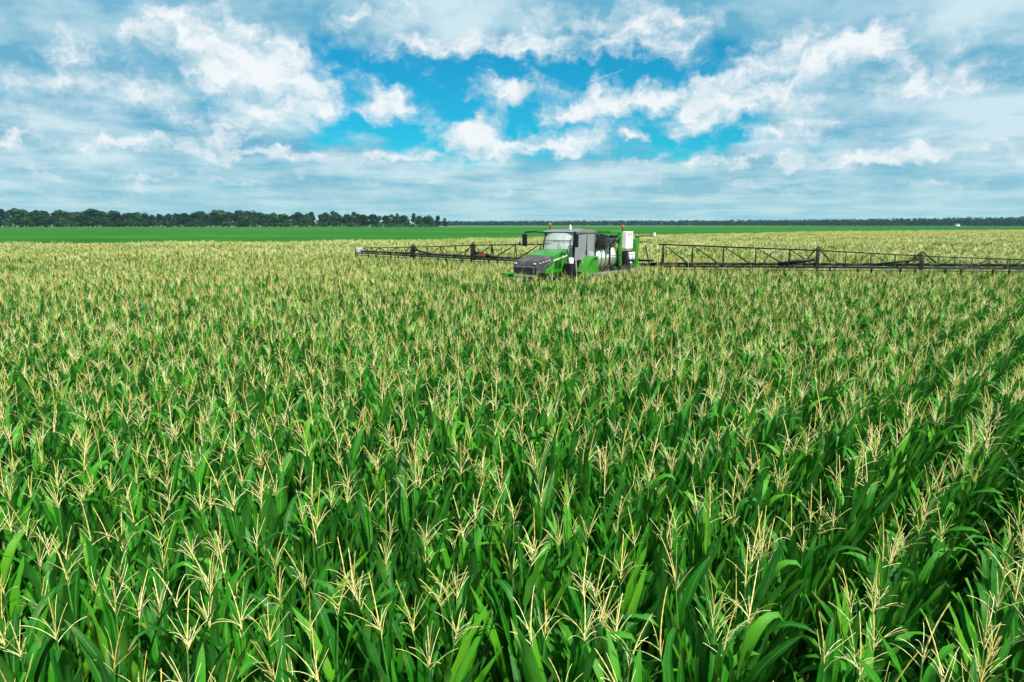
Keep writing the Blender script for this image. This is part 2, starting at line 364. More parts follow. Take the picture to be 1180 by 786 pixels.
def leaf_geo(r, z, az, L, W, a0, curl, pw, twist, segs=9):
    V, F, UV = [], [], []; p = Vector((0, 0, 0)); ph = r.uniform(0, 6.28); wav = r.uniform(.004, .012)
    bend = r.uniform(-.25, .25)
    for i in range(segs + 1):
        s = i / segs; ang = a0 + curl * s ** pw; side = bend * s * s
        d = Vector((math.sin(ang), math.sin(side) * .6, math.cos(ang))).normalized()
        if i: p = p + d * (L / segs)
        w = W * min(1, .42 + s * 2.6) * max(0, 1 - s ** 2.6) ** .8 * .5 + .0015
        tw = twist * s; n = Vector((-math.cos(ang), 0, math.sin(ang))); lat = Vector((0, 1, 0))
        lat2 = lat * math.cos(tw) + n * math.sin(tw); n2 = n * math.cos(tw) - lat * math.sin(tw)
        fold = w * (.55 - .3 * s)
        for q, uu in ((-1, 0), (0, .5), (1, 1)):
            e = p + lat2 * (q * w) + n2 * (abs(q) * (fold + wav * math.sin(s * 17 + ph + q)))
            V.append(e); UV.append((uu, s))
        if i:
            b = (i - 1) * 3; F += [(b, b + 3, b + 4, b + 1), (b + 1, b + 4, b + 5, b + 2)]
    M = Matrix.Translation((0, 0, z)) @ Matrix.Rotation(az, 4, 'Z') @ Matrix.Translation((.012, 0, 0))
    return [tuple(M @ x) for x in V], F, UV
def tassel_geo(r, z0, lod=0):
    """spike and branches; lod 1 is coarser"""
    lean = (r.uniform(-.045, .045), r.uniform(-.045, .045)); H = r.uniform(.2, .32); n = 15 if not lod else 4
    neck = r.uniform(.26, .37); op = r.uniform(.4, 1.0); pts, rad = [], []
    for i in range(n):
        s = i / (n - 1); k = s * s
        pts.append((lean[0] * (.3 + s + k), lean[1] * (.3 + s + k), z0 + neck * .85 + H * s))
        rad.append((.0055 if i % 2 else .0034) * (1 - .5 * s) if i < n - 1 else .0015)
    spike = tube_geo(pts, rad, 5 if not lod else 3, cap=False); branches = []
    for b in range(r.choice([3, 5, 7, 8, 9, 10, 12]) if not lod else 9):
        a = b * 2.4 + r.uniform(-.5, .5); zb = z0 + neck * r.uniform(.7, 1.05); L = r.uniform(.08, .2); L *= 1.25 if lod else 1.08; an = r.uniform(.2, 1.15) * op; cu = r.uniform(-.25, 1.25) * op; wob = r.uniform(-.5, .5)
        f = (zb - z0) / neck * .3; p = Vector((lean[0] * f, lean[1] * f, zb)); bp, br = [tuple(p)], [.0022]; sg = 6 if not lod else 2
        for i in range(1, sg + 1):
            s = i / sg; q = an + cu * s * s * .9
            p = p + Vector((math.cos(a + wob * s) * math.sin(q), math.sin(a + wob * s) * math.sin(q), math.cos(q))) * (L / sg)
            bp.append(tuple(p)); br.append(((.0022 if i % 2 else .0014) if not lod else .0052) * (1 - .35 * s) if i < sg else .001)
        branches.append(tube_geo(bp, br, 4 if not lod else 3, cap=False))
    return spike, branches, (lean, neck)
def plant_parts(seed, lod=0):
    r = random.Random(seed); ht = r.uniform(1.72, 1.88); nl = r.randint(11, 13) if not lod else 8
    bow = (r.uniform(-.04, .04), r.uniform(-.04, .04))
    tas = tassel_geo(r, ht, lod); lean, neck = tas[2]
    stalk = tube_geo([(0, 0, 0), (bow[0] * .5, bow[1] * .5, ht * .4), (bow[0], bow[1], ht * .75), (0, 0, ht), (lean[0] * .3, lean[1] * .3, ht + neck * .86)], [.016, .014, .011, .006, .0036], 6 if not lod else 3, cap=False)
    leaves = []; a_base = r.uniform(0, 6.28)
    for i in range(nl):
        f = i / (nl - 1); z = (.42 if not lod else .85) + (ht - (.46 if not lod else .9)) * f
        L = (.95 - .46 * f * f) * r.uniform(.85, 1.1); W = (.078 - .018 * f) * r.uniform(.85, 1.15)
        a0 = R(r.uniform(6, 18) - 2 * f + 11 * (1 - f)); arch = r.random() < .24 - .04 * f
        curl = R(r.uniform(80, 140)) if arch else R(r.uniform(5, 32)); pw = r.uniform(2.2, 4.2) if arch else r.uniform(1.2, 2)
        leaves.append(leaf_geo(r, z, a_base + math.pi * i + r.uniform(-.5, .5), L, W * (1.15 if lod else 1), a0, curl, pw, r.uniform(-.9, .9), 9 if not lod else 4))
    return stalk, leaves, tas[:2]
def merged(name, plants):
    """one mesh out of whole plants: (parts, matrix)"""
    V, F, UV, MI = [], [], [], []
    def add(g, mi, M, uv=None):
        b = len(V); V.extend(tuple(M @ Vector(x)) for x in g[0]); F.extend(tuple(i + b for i in q) for q in g[1]); UV.extend(uv or [(.3, .3)] * len(g[0])); MI.extend([mi] * len(g[1]))
    for (stalk, leaves, (spike, br)), M in plants:
        add(stalk, 0, M)
        for l in leaves: add(l, 1, M, l[2])
        add(spike, 2, M)
        for b in br: add(b, 3, M)
    me = mesh(name, V, F, CORN, True, UV); me.polygons.foreach_set('material_index', MI); return me

NV = 12
VAR = [plant_parts(500 + i) for i in range(NV)]
ST_M = [mesh('stalk', *v[0], CORN[0], True) for v in VAR]
LF_M = [[mesh('leaf', l[0], l[1], CORN[1], True, l[2]) for l in v[1]] for v in VAR]
SP_M = [mesh('tassel', *v[2][0], CORN[2], True) for v in VAR]
BR_M = [[mesh('tassel_branch', *b, CORN[3], True) for b in v[2][1]] for v in VAR]

# where the plants stand: rows 0.72 m apart
MACHINE_XY, THETA_M = np.array([2.3, 28.0]), R(52)
def in_machine(P):
    f = np.array([-math.cos(THETA_M), -math.sin(THETA_M)]); l = np.array([math.sin(THETA_M), -math.cos(THETA_M)])
    q = P - MACHINE_XY; a, b = q @ f, q @ l
    return (a > -5.3) & (a < 3.4) & (np.abs(b) < 1.42)
rs = np.random.RandomState(11)
PITCH_ROW, SEG, NEAR = .62, 3.0, 46.0
gap_px = Vector(((1100 - 590) / F_PX, 1, 0))
def on_level(px, py, z):
    x, y = (px - 590) / F_PX, (393 - py) / F_PX; c, s = math.cos(PITCH), math.sin(PITCH)
    d = np.array([x, c + y * s, -s + y * c]); k = (z - CAM_H) / d[2]; return d[:2] * k
v_gap = float(on_level(1112, 690, 1.5) @ ACROSS)
pts, segs = [], []
for k in range(-490, 385):
    vv = v_gap + (k + .5) * PITCH_ROW
    for u0 in np.arange(-150, 560, SEG):
        c = ROW * (u0 + SEG / 2) + ACROSS * vv
        if c[1] < -1.5 or abs(c[0]) > .86 * c[1] + 7 or c[1] > edge_y(c[0]): continue
        if math.hypot(*c) > NEAR: segs.append((c[0], c[1])); continue
        uu = u0 + (np.arange(21) + .5) * SEG / 21 + rs.uniform(-.055, .055, 21)
        pts.append(ROW * uu[:, None] + ACROSS * (vv + rs.normal(0, .045, 21))[:, None])
pts = np.concatenate(pts); pts = pts[~in_machine(pts)]; pts = pts[rs.rand(len(pts)) > .035]; pts = pts[np.hypot(pts[:, 0], pts[:, 1]) > .6]
segs = np.array(segs)
def lean(q):                                         # patches where wind has laid the plants over a little
    k = np.sin(q[:, 0] * .42 + q[:, 1] * .23 + .6) * np.sin(q[:, 0] * .19 - q[:, 1] * .37 + 2.1) + .5 * np.sin(q[:, 0] * .9 + q[:, 1] * .7)
    k = np.clip(k - .45, 0, 1) * .3
    return np.stack([k * .35, k], 1) + rs.normal(0, .026, (len(q), 2))
LEAN = lean(pts)
# the 300 plants that show largest become plants of their own
def to_px(P, z):
    c, s = math.cos(PITCH), math.sin(PITCH); dz = z - CAM_H; dep = P[:, 1] * c - dz * s; up = P[:, 1] * s + dz * c
    return 590 + F_PX * P[:, 0] / dep, 393 - F_PX * up / dep, dep
x1, y1, dep = to_px(pts, 2.0)
vis = (dep > .5) & (x1 > -25) & (x1 < 1205) & (y1 < 800)
order = np.argsort(np.where(vis, np.hypot(pts[:, 0], pts[:, 1]), 1e9))
near_i = order[:300]; mask = np.ones(len(pts), bool); mask[near_i] = False
LABEL_C = 'tall corn plant with dark green blades and pale tassel in the foreground rows'
for i in near_i:
    k = rs.randint(NV); o = bpy.data.objects.new('corn_plant', None); COL.objects.link(o)
    o.location = (pts[i, 0], pts[i, 1], 0); o.rotation_euler = (LEAN[i, 0], LEAN[i, 1], rs.uniform(0, 6.28))
    s = rs.uniform(.93, 1.05); o.scale = (s * rs.uniform(.95, 1.08), s * rs.uniform(.95, 1.08), s)
    o['label'] = LABEL_C; o['category'] = 'corn plant'; o['group'] = 'corn plants of the foreground rows'
    link('stalk', ST_M[k], o)
    for me in LF_M[k]: link('leaf', me, o)
    tp = link('tassel', SP_M[k], o)
    for me in BR_M[k]: link('tassel_branch', me, tp)
# the rest of the field is one crop
SRC = bpy.data.collections.new('corn_source')
src = [merged('corn_%02d' % i, [(VAR[i], Matrix())]) for i in range(NV)]
LOW = [plant_parts(900 + i, 1) for i in range(10)]; rr = random.Random(5)
for g in range(8):
    pl = []
    for i in range(18):
        if rr.random() < .03: continue
        s = rr.uniform(.9, 1.07)
        pl.append((LOW[rr.randrange(10)], Matrix.Translation(((i + .5) * SEG / 18 - SEG / 2 + rr.uniform(-.05, .05), rr.gauss(0, .05), 0)) @ Matrix.Rotation(rr.gauss(0, .04), 4, 'X') @ Matrix.Rotation(rr.uniform(0, 6.28), 4, 'Z') @ Matrix.Diagonal((s * 1.1, s * 1.1, s, 1))))
    src.append(merged('corn_row_%02d' % g, pl))
for i, me in enumerate(src):
    SRC.objects.link(bpy.data.objects.new('source_%02d' % i, me))
rest = pts[mask]; n1, n2 = len(rest), len(segs)
P = np.zeros((n1 + n2, 3), np.float32); P[:n1, :2] = rest; P[n1:, :2] = segs
IDX = np.concatenate([rs.randint(0, NV, n1), rs.randint(NV, NV + 8, n2)]).astype(np.int32)
ROT = np.zeros((n1 + n2, 3), np.float32); ROT[:n1, :2] = LEAN[mask]; ROT[:n1, 2] = rs.uniform(0, 6.28, n1); ROT[n1:, 2] = THETA_ROW + np.pi * rs.randint(0, 2, n2)
# height swells and dips gently over the field
wave = lambda q: .03 * np.sin(q[:, 0] * .31 + q[:, 1] * .17) + .025 * np.sin(q[:, 0] * .11 - q[:, 1] * .23 + 1.3)
SC = np.ones((n1 + n2, 3), np.float32) * rs.uniform(.94, 1.06, (n1 + n2, 1)); SC[n1:] = rs.uniform(.97, 1.04, (n2, 1)); SC[:, 2] += wave(P) + .07 * (np.hypot(P[:, 0] - MACHINE_XY[0] + .6, P[:, 1] - MACHINE_XY[1] + 1) < 5.5)
me = bpy.data.meshes.new('corn_crop'); me.vertices.add(n1 + n2); me.vertices.foreach_set('co', P.ravel())
for nm, ty, da in (('pick', 'INT', IDX), ('turn', 'FLOAT_VECTOR', ROT), ('size', 'FLOAT_VECTOR', SC)):
    at = me.attributes.new(nm, ty, 'POINT'); at.data.foreach_set('value' if ty == 'INT' else 'vector', da.ravel())
me.update()
crop = link('corn_crop', me, kind='stuff', label='dense field of tasselled corn reaching back to the green field', category='corn field')
ng = bpy.data.node_groups.new('plant_crop', 'GeometryNodeTree')
ng.interface.new_socket('Geometry', in_out='INPUT', socket_type='NodeSocketGeometry'); ng.interface.new_socket('Geometry', in_out='OUTPUT', socket_type='NodeSocketGeometry')
N = ng.nodes.new; gi, go = N('NodeGroupInput'), N('NodeGroupOutput'); iop = N('GeometryNodeInstanceOnPoints'); ci = N('GeometryNodeCollectionInfo')
ci.inputs['Collection'].default_value = SRC; ci.inputs['Separate Children'].default_value = True; ci.inputs['Reset Children'].default_value = True
def named(nm, ty):
    a = N('GeometryNodeInputNamedAttribute'); a.data_type = ty; a.inputs['Name'].default_value = nm; return a.outputs['Attribute']
L = ng.links.new
L(gi.outputs[0], iop.inputs['Points']); L(ci.outputs[0], iop.inputs['Instance']); iop.inputs['Pick Instance'].default_value = True
e2r = N('FunctionNodeEulerToRotation'); L(named('turn', 'FLOAT_VECTOR'), e2r.inputs[0])
L(named('pick', 'INT'), iop.inputs['Instance Index']); L(e2r.outputs[0], iop.inputs['Rotation']); L(named('size', 'FLOAT_VECTOR'), iop.inputs['Scale'])
L(iop.outputs[0], go.inputs[0])
crop.modifiers.new('plants', 'NODES').node_group = ng
print('CORN', n1, n2)

# ------------------------------------------------------------------ the sprayer; local x = forward, y = its left side, z = up
def paint(name, c, rough, spec=.5, metal=0.0, coat=0.0, dirt=.25, dust=(.3, .27, .19)):
    m, t = new_mat(name); p = obj_pos(t)
    f = noise(t, p, 3.1, 6, .65); g = noise(t, p, 22, 4, .6)
    col = mixc(t, (f.step(.46, .72) * .8 + g.step(.55, .8) * .3) * dirt, c, dust)
    output(t, bsdf(t, col, (f - .5) * .25 + rough, metal, spec, coat).outputs[0])
paint('green_paint', (.02, .2, .006), .36, coat=.3, dirt=.4, dust=(.16, .22, .08))
paint('dark_paint', (.05, .047, .047), .55, .3, dirt=.35)
paint('grey_paint', (.15, .155, .16), .42, dirt=.35)
paint('black_steel', (.008, .008, .009), .5, .3, dirt=.06)
paint('rubber', (.016, .016, .016), .85, .25, dirt=.55)
paint('white_panel', (.78, .78, .75), .4, dirt=.3)
paint('tank_plastic', (.62, .64, .6), .38, dirt=.2, dust=(.42, .4, .32))
paint('steel', (.5, .5, .48), .35, metal=.9, dirt=.3)
paint('amber', (.45, .05, .015), .3, dirt=.15)
paint('red_paint', (.28, .03, .02), .4, dirt=.1)
paint('blue_pipe', (.1, .16, .2), .5, dirt=.2)
paint('seat_cloth', (.03, .03, .034), .9, .2, dirt=.1)
def glass(name, col, clear):                         # dusty pane: part clear, part gloss; pale colour paints in reflected sky
    m, t = new_mat(name)
    g = bsdf(t, col, .06, coat=1.0); tr = t.nodes.new('ShaderNodeBsdfTransparent'); tr.inputs[0].default_value = (.85, .9, .88, 1); mx = t.nodes.new('ShaderNodeMixShader')
    t.links.new((noise(t, obj_pos(t), .8, 2) * .25 + clear).k, mx.inputs[0])
    t.links.new(tr.outputs[0], mx.inputs[1]); t.links.new(g.outputs[0], mx.inputs[2]); output(t, mx.outputs[0])
glass('screen_glass', (.72, .76, .75), .42); glass('cab_glass', (.56, .61, .59), .24)

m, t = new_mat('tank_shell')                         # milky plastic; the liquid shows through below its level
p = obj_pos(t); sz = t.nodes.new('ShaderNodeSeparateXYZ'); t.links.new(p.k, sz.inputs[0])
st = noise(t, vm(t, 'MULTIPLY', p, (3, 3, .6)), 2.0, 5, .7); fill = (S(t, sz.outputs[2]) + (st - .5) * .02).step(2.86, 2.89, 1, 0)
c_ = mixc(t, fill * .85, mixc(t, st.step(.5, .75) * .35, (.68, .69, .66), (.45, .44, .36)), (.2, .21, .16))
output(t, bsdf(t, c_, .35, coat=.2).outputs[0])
SP = bpy.data.objects.new('crop_sprayer', None); COL.objects.link(SP)
SP.location = (MACHINE_XY[0], MACHINE_XY[1], 0); SP.rotation_euler.z = math.pi + THETA_M
SP['label'] = 'green and black self propelled crop sprayer with long folding booms standing in the corn'; SP['category'] = 'sprayer'

def put(name, geo, mat, parent=SP, smooth=False, bevel=0.0, **pr):
    me = mesh(name, geo[0], geo[1], MATS[mat], smooth)
    bm = bmesh.new(); bm.from_mesh(me); bmesh.ops.recalc_face_normals(bm, faces=bm.faces)
    if bevel: bmesh.ops.bevel(bm, geom=[e for e in bm.edges if e.is_manifold and e.calc_face_angle(0) > .5], offset=bevel, segments=2, affect='EDGES', profile=.6)
    bm.to_mesh(me); bm.free()
    return link(name, me, parent, **pr)
def box_g(c, s):
    (x, y, z), (a, b, d) = c, (s[0] / 2, s[1] / 2, s[2] / 2)
    V = [(x + i * a, y + j * b, z + k * d) for k in (-1, 1) for j in (-1, 1) for i in (-1, 1)]
    return V, [(0, 2, 3, 1), (4, 5, 7, 6), (0, 1, 5, 4), (2, 6, 7, 3), (0, 4, 6, 2), (1, 3, 7, 5)]
def prism_g(prof, y0, y1, y0b=None, y1b=None):
    """profile in (x, z) drawn out from y0 to y1"""
    k = len(prof); V = [(x, y0, z) for x, z in prof] + [(x, y1, z) for x, z in prof]
    return V, [tuple(range(k)), tuple(reversed(range(k, 2 * k)))] + [(i, (i + 1) % k, k + (i + 1) % k, k + i) for i in range(k)]
def lathe_g(prof, n=28, axis='x', c=(0, 0, 0)):
    """profile of (along, radius) turned about an axis"""
    V, F = [], []
    for a, r in prof:
        for k in range(n):
            q = 2 * math.pi * k / n; e = (a, r * math.cos(q), r * math.sin(q)) if axis == 'x' else ((r * math.cos(q), a, r * math.sin(q)) if axis == 'y' else (r * math.cos(q), r * math.sin(q), a))
            V.append((e[0] + c[0], e[1] + c[1], e[2] + c[2]))
    for i in range(len(prof) - 1):
        for k in range(n): F.append((i * n + k, i * n + (k + 1) % n, (i + 1) * n + (k + 1) % n, (i + 1) * n + k))
    F.append(tuple(range(n))); F.append(tuple((len(prof) - 1) * n + k for k in reversed(range(n))))
    return V, F
def pipe(name, pts, r, mat, parent=SP, sides=8, **k): return put(name, tube_geo(pts, [r] * len(pts), sides), mat, parent, True, **k)
def arc_g(c, r0, r1, a0, a1, y0, y1, n=14):
    """a bent plate, as a mudguard"""
    V, F = [], []
    for i in range(n + 1):
        q = R(a0 + (a1 - a0) * i / n)
        for r, y in ((r0, y0), (r1, y0), (r1, y1), (r0, y1)): V.append((c[0] + math.cos(q) * r, y, c[1] + math.sin(q) * r))
    for i in range(n):
        for k in range(4): F.append((i * 4 + k, i * 4 + (k + 1) % 4, i * 4 + 4 + (k + 1) % 4, i * 4 + 4 + k))
    F += [(0, 1, 2, 3), tuple(n * 4 + k for k in (3, 2, 1, 0))]
    return V, F

# running gear
put('chassis', box_g((-.9, 0, 2.0), (7.0, .95, .3)), 'black_steel', bevel=.03)
for ax in (1.95, -2.6):
    put('axle', box_g((ax, 0, 1.78), (.26, 2.1, .2)), 'black_steel', bevel=.03)
    for sy in (-1, 1):
        put('wheel_leg', box_g((ax, sy * .86, 1.35), (.24, .2, 1.0)), 'dark_paint', bevel=.03)
        prof = [(-.2, .5), (-.21, .62), (-.2, .84), (-.15, .93), (0, .955), (.15, .93), (.2, .84), (.21, .62), (.2, .5)]
        w = put('wheel', lathe_g(prof, 40, 'y', (ax, sy * 1.13, .955)), 'rubber', smooth=True)
        put('rim', lathe_g([(-.12, .2), (-.14, .44), (-.19, .515), (.19, .515), (.14, .44), (.12, .2)], 28, 'y', (ax, sy * 1.13, .955)), 'grey_paint', w, True)
        lug = []
        for k in range(26):
            q = 2 * math.pi * k / 26
            for sd in (-1, 1):
                g = box_g((0, sd * .09, .965), (.05, .17, .05)); M = Matrix.Translation((ax, sy * 1.13, .955)) @ Matrix.Rotation(q + sd * .06, 4, 'Y') @ Matrix.Rotation(0, 4, 'Z')
                lug.append(([tuple(M @ Vector(x)) for x in g[0]], g[1]))
        put('tyre_lugs', join(lug), 'rubber', w, kind='stuff')
# front of the machine: bonnet with a dark nose and green flanks
hw = .56
nose = [(2.9, 2.42), (2.98, 2.64), (2.88, 2.9), (1.95, 3.07), (1.95, 2.7), (2.3, 2.62), (2.42, 2.42)]
put('bonnet_nose', prism_g(nose, -hw, hw), 'dark_paint', bevel=.05)
put('bonnet_side', prism_g([(1.94, 2.71), (1.94, 3.08), (1.5, 3.18), (.92, 3.29), (.85, 2.5), (1.5, 2.4), (2.38, 2.4), (2.29, 2.61)], -hw - .02, hw + .02), 'green_paint', bevel=.05)
put('bonnet_stripe', prism_g([(1.93, 2.86), (1.93, 2.9), (.95, 3.08), (.95, 3.03)], hw + .015, hw + .032), 'tank_plastic')
put('bonnet_stripe', prism_g([(1.93, 2.86), (1.93, 2.9), (.95, 3.08), (.95, 3.03)], -hw - .032, -hw - .015), 'tank_plastic')
gr = put('grille', box_g((2.96, 0, 2.57), (.04, .86, .24)), 'grey_paint', bevel=.012)
for k in range(7): put('grille_bar', box_g((2.985, 0, 2.48 + k * .03), (.02, .82, .012)), 'black_steel', gr)
for sy in (-1, 1):
    for k in range(5): put('vent_slat', box_g((1.78 - k * .09, sy * (hw + .024), 2.72), (.045, .012, .3)), 'black_steel')
    put('panel_seam', box_g((1.2, sy * (hw + .021), 2.8), (.015, .006, .8)), 'black_steel')
    put('headlight', box_g((2.94, sy * .44, 2.8), (.06, .1, .04)), 'white_panel', bevel=.02)
    for k in range(4): put('side_vent', box_g((2.75 - k * .19, sy * (hw + .008), 2.82 + k * .03), (.09, .03, .035)), 'tank_plastic', bevel=.01)
    put('front_mudguard', arc_g((1.95, 1.05), 1.06, 1.1, 10, 110, sy * .92 - .22, sy * .92 + .42 * sy if sy > 0 else sy * .92 + .22), 'green_paint')
put('front_bumper', box_g((3.0, .0, 2.33), (.14, 1.0, .09)), 'grey_paint', bevel=.04)
put('front_step', box_g((3.25, -.58, 2.42), (.42, .3, .1)), 'green_paint', bevel=.04)
put('step_bracket', box_g((3.2, -.55, 2.33), (.4, .18, .06)), 'black_steel', bevel=.02)
# cab
cab = put('cab', box_g((-.02, 0, 2.6), (1.5, 1.56, .5)), 'black_steel', bevel=.06)
roof_p = [(.62, 3.9), (.72, 3.95), (.6, 4.0), (.1, 4.05), (-.7, 4.02), (-.86, 3.95), (-.84, 3.88)]
rf = put('cab_roof', prism_g(roof_p, -.8, .8), 'grey_paint', cab, bevel=.035)
put('roof_hatch', box_g((-.2, 0, 4.06), (.6, .7, .05)), 'grey_paint', cab, bevel=.02)
def pillar(x0, y0, x1, y1, w=.035): pipe('pillar', [(x0, y0, 2.84), ((x0 * .55 + x1 * .45) + .03, (y0 * .5 + y1 * .5), 3.4), (x1, y1, 3.91)], w, 'black_steel', cab)
for sy in (-1, 1):
    pillar(.8, sy * .74, .62, sy * .7); pillar(-.12, sy * .79, -.15, sy * .76, .028); pillar(-.78, sy * .78, -.8, sy * .76, .045)
# curved windscreen
V, F = [], []
for i in range(9):
    z = 2.84 + 1.07 * i / 8; f = i / 8
    for k in range(13):
        a = (k / 12 - .5) * 2; x = .95 - .2 * f ** 2.4 - .17 * a * a - .02 * f; V.append((x, a * (.75 - .04 * f), z))
for i in range(8):
    for k in range(12): F.append((i * 13 + k, i * 13 + k + 1, i * 13 + k + 14, i * 13 + k + 13))
ws = put('windscreen', (V, F), 'screen_glass', cab, True)
pipe('wiper', [(.93, .1, 2.88), (.955, .3, 3.2), (.93, .12, 3.55)], .012, 'black_steel', ws)
pipe('screen_bar', [(.74, -.72, 3.62), (.86, -.3, 3.62), (.87, 0, 3.62), (.86, .3, 3.62), (.74, .72, 3.62)], .012, 'black_steel', ws)
for sy in (-1, 1):
    dr = put('cab_door', ([(.74, sy * .77, 2.86), (-.1, sy * .8, 2.86), (-.12, sy * .77, 3.88), (.6, sy * .73, 3.88)], [(0, 1, 2, 3)]), 'cab_glass', cab)
    pipe('door_handle', [(.02, sy * .83, 3.05), (.02, sy * .85, 3.25)], .014, 'black_steel', dr)
    put('side_window', ([(-.14, sy * .8, 2.86), (-.76, sy * .79, 2.86), (-.78, sy * .77, 3.88), (-.16, sy * .77, 3.88)], [(0, 1, 2, 3)]), 'cab_glass', cab)
put('rear_window', ([(-.8, -.76, 2.9), (-.8, .76, 2.9), (-.82, .74, 3.88), (-.82, -.74, 3.88)], [(0, 1, 2, 3)]), 'cab_glass', cab)
put('seat_base', box_g((-.25, 0, 2.98), (.5, .5, .16)), 'seat_cloth', cab, bevel=.05); put('seat_back', box_g((-.48, 0, 3.34), (.14, .48, .7)), 'seat_cloth', cab, bevel=.06)
pipe('steering_wheel', [(.42 + .05 * math.sin(k * .5236), .19 * math.cos(k * .5236), 3.2 + .18 * math.sin(k * .5236)) for k in range(13)], .014, 'black_steel', cab)
pipe('steering_column', [(.62, 0, 2.84), (.43, 0, 3.18)], .035, 'black_steel', cab)
put('console', box_g((.1, -.5, 3.0), (.5, .2, .3)), 'dark_paint', cab, bevel=.04)
# mirrors, beacons, handrails
for sy, ln in ((-1, .78), (1, .18)):
    arm = pipe('mirror_arm', [(.62, sy * .74, 3.93), (.85, sy * (.74 + ln * .45), 3.96), (.92, sy * (.74 + ln), 3.93)], .028, 'black_steel')
    put('mirror', box_g((.92, sy * (.76 + ln), 3.62), (.1, .2, .5)), 'black_steel', arm, bevel=.03)
def beacon(x, y, z0, z1):
    p = pipe('beacon_pole', [(x, y, z0), (x, y, z1)], .018, 'black_steel'); put('beacon', lathe_g([(z1, .055), (z1 + .02, .06), (z1 + .1, .055), (z1 + .14, .03)], 14, 'z', (x, y, 0)), 'amber', p, True)
beacon(.3, -.72, 3.95, 4.17); beacon(-3.0, .8, 3.9, 4.08)
put('roof_antenna', lathe_g([(4.0, .05), (4.1, .045), (4.2, .03), (4.24, .01)], 12, 'z', (.42, .35, 0)), 'white_panel', smooth=True)
for x in (1.55, 1.0):
    pipe('handrail', [(x, .66, 2.6), (x, .7, 3.2), (x - .1, .7, 3.3), (x - .38, .72, 3.3), (x - .42, .74, 2.7)], .017, 'black_steel')
# entry ladder and walkway on the left side
for x in (1.0, .55): pipe('ladder_rail', [(x, 1.0, 2.95), (x, 1.08, 1.6)], .022, 'grey_paint')
for k in range(4): put('ladder_step', box_g((.78, 1.06 + k * .01, 2.45 - k * .28), (.44, .16, .03)), 'steel')
put('fuel_cap_box', box_g((1.15, .82, 2.55), (.36, .34, .42)), 'black_steel', bevel=.04)
put('filter_can', lathe_g([(2.62, .09), (2.66, .1), (2.95, .1), (2.98, .06)], 14, 'z', (1.12, .86, 0)), 'tank_plastic', smooth=True)
for k in range(12): put('walkway_plank', box_g((.55 - k * .4, 1.14, 2.3), (.38, .46, .035)), 'grey_paint', bevel=.006)
put('walkway_beam', box_g((-1.65, 1.36, 2.26), (4.8, .05, .1)), 'steel')
put('rear_mudguard', arc_g((-.1, 2.1), .86, .9, 5, 100, .88, 1.32), 'green_paint')
put('mudguard_cheek', prism_g([(-.1 + .85 * math.cos(R(a)), 2.1 + .85 * math.sin(R(a))) for a in range(8, 101, 10)] + [(-.34, 2.33)], 1.22, 1.26), 'green_paint')
put('rear_mudguard', arc_g((-.1, 2.1), .86, .9, 5, 100, -1.32, -.88), 'green_paint')
# tank
tc_ = (0, .12, 2.86)
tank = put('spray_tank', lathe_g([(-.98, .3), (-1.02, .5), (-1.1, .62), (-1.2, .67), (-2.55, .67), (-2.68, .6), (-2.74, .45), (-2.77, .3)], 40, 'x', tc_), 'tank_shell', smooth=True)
for x in (-1.28, -1.62, -2.5): put('tank_strap', lathe_g([(x - .035, .672), (x - .035, .69), (x + .035, .69), (x + .035, .672)], 40, 'x', tc_), 'green_paint', tank, True)
put('level_strip', box_g((-1.9, .815, 2.85), (.05, .03, .7)), 'black_steel', tank); put('tank_lid', lathe_g([(3.5, .22), (3.56, .22), (3.58, .18)], 20, 'z', (-2.2, .12, 0)), 'black_steel', tank, True)
put('tank_sticker', box_g((-1.42, .74, 3.13), (.1, .02, .08)), 'red_paint', tank)
put('tank_cradle', box_g((-1.85, .1, 2.25), (1.9, 1.3, .16)), 'black_steel', bevel=.03)
for k in range(4): pipe('walkway_post', [(-1.05 - k * .72, 1.34, 2.3), (-1.05 - k * .72, 1.34, 3.06 - .05 * k)], .03 if k == 1 else .017, 'black_steel')
pipe('walkway_rail', [(-.95, 1.34, 2.98), (-3.2, 1.34, 2.98)], .014, 'black_steel')
for x, w in ((-.2, .5), (-1.2, .8), (-2.2, .5)): put('tool_box', box_g((x, 1.1, 2.08), (w, .4, .3)), 'black_steel', bevel=.03)
for k in range(5):
    x = -.9 - k * .45; pipe('feed_hose', [(x, .95, 2.34), (x - .1, 1.06, 2.5 + .04 * (k % 3)), (x - .3, 1.0, 2.52), (x - .45, .92, 2.34)], .028, 'rubber')
for k in range(3): pipe('cab_hose', [(.75 - k * .2, .62, 2.4), (.72 - k * .2, .9, 2.62 + k * .05), (.4 - k * .2, .93, 2.7), (.1 - k * .1, .85, 2.5)], .03, 'rubber')
# engine intake, exhaust
eng = put('engine_cover', prism_g([(-.95, 3.3), (-.98, 3.84), (-1.25, 3.88), (-1.8, 3.78), (-2.05, 3.62), (-2.0, 3.4), (-1.3, 3.26)], -.3, .82), 'black_steel', bevel=.05)
put('intake_box', box_g((-1.78, .86, 3.5), (.5, .34, .36)), 'dark_paint', eng, bevel=.05)
pipe('exhaust', [(-1.55, 1.02, 3.2), (-1.6, 1.05, 3.5), (-1.7, 1.05, 3.58), (-2.0, 1.05, 3.6)], .05, 'black_steel', eng)
pipe('strut', [(-.84, .7, 3.9), (-1.1, .74, 3.3)], .022, 'steel')
put('white_box', box_g((-1.55, -.35, 3.92), (.42, .5, .12)), 'white_panel', bevel=.02)
pipe('air_hose', [(-1.7, .2, 3.86), (-1.85, .1, 3.98), (-2.0, .0, 3.92), (-2.15, -.05, 3.7)], .05, 'rubber')
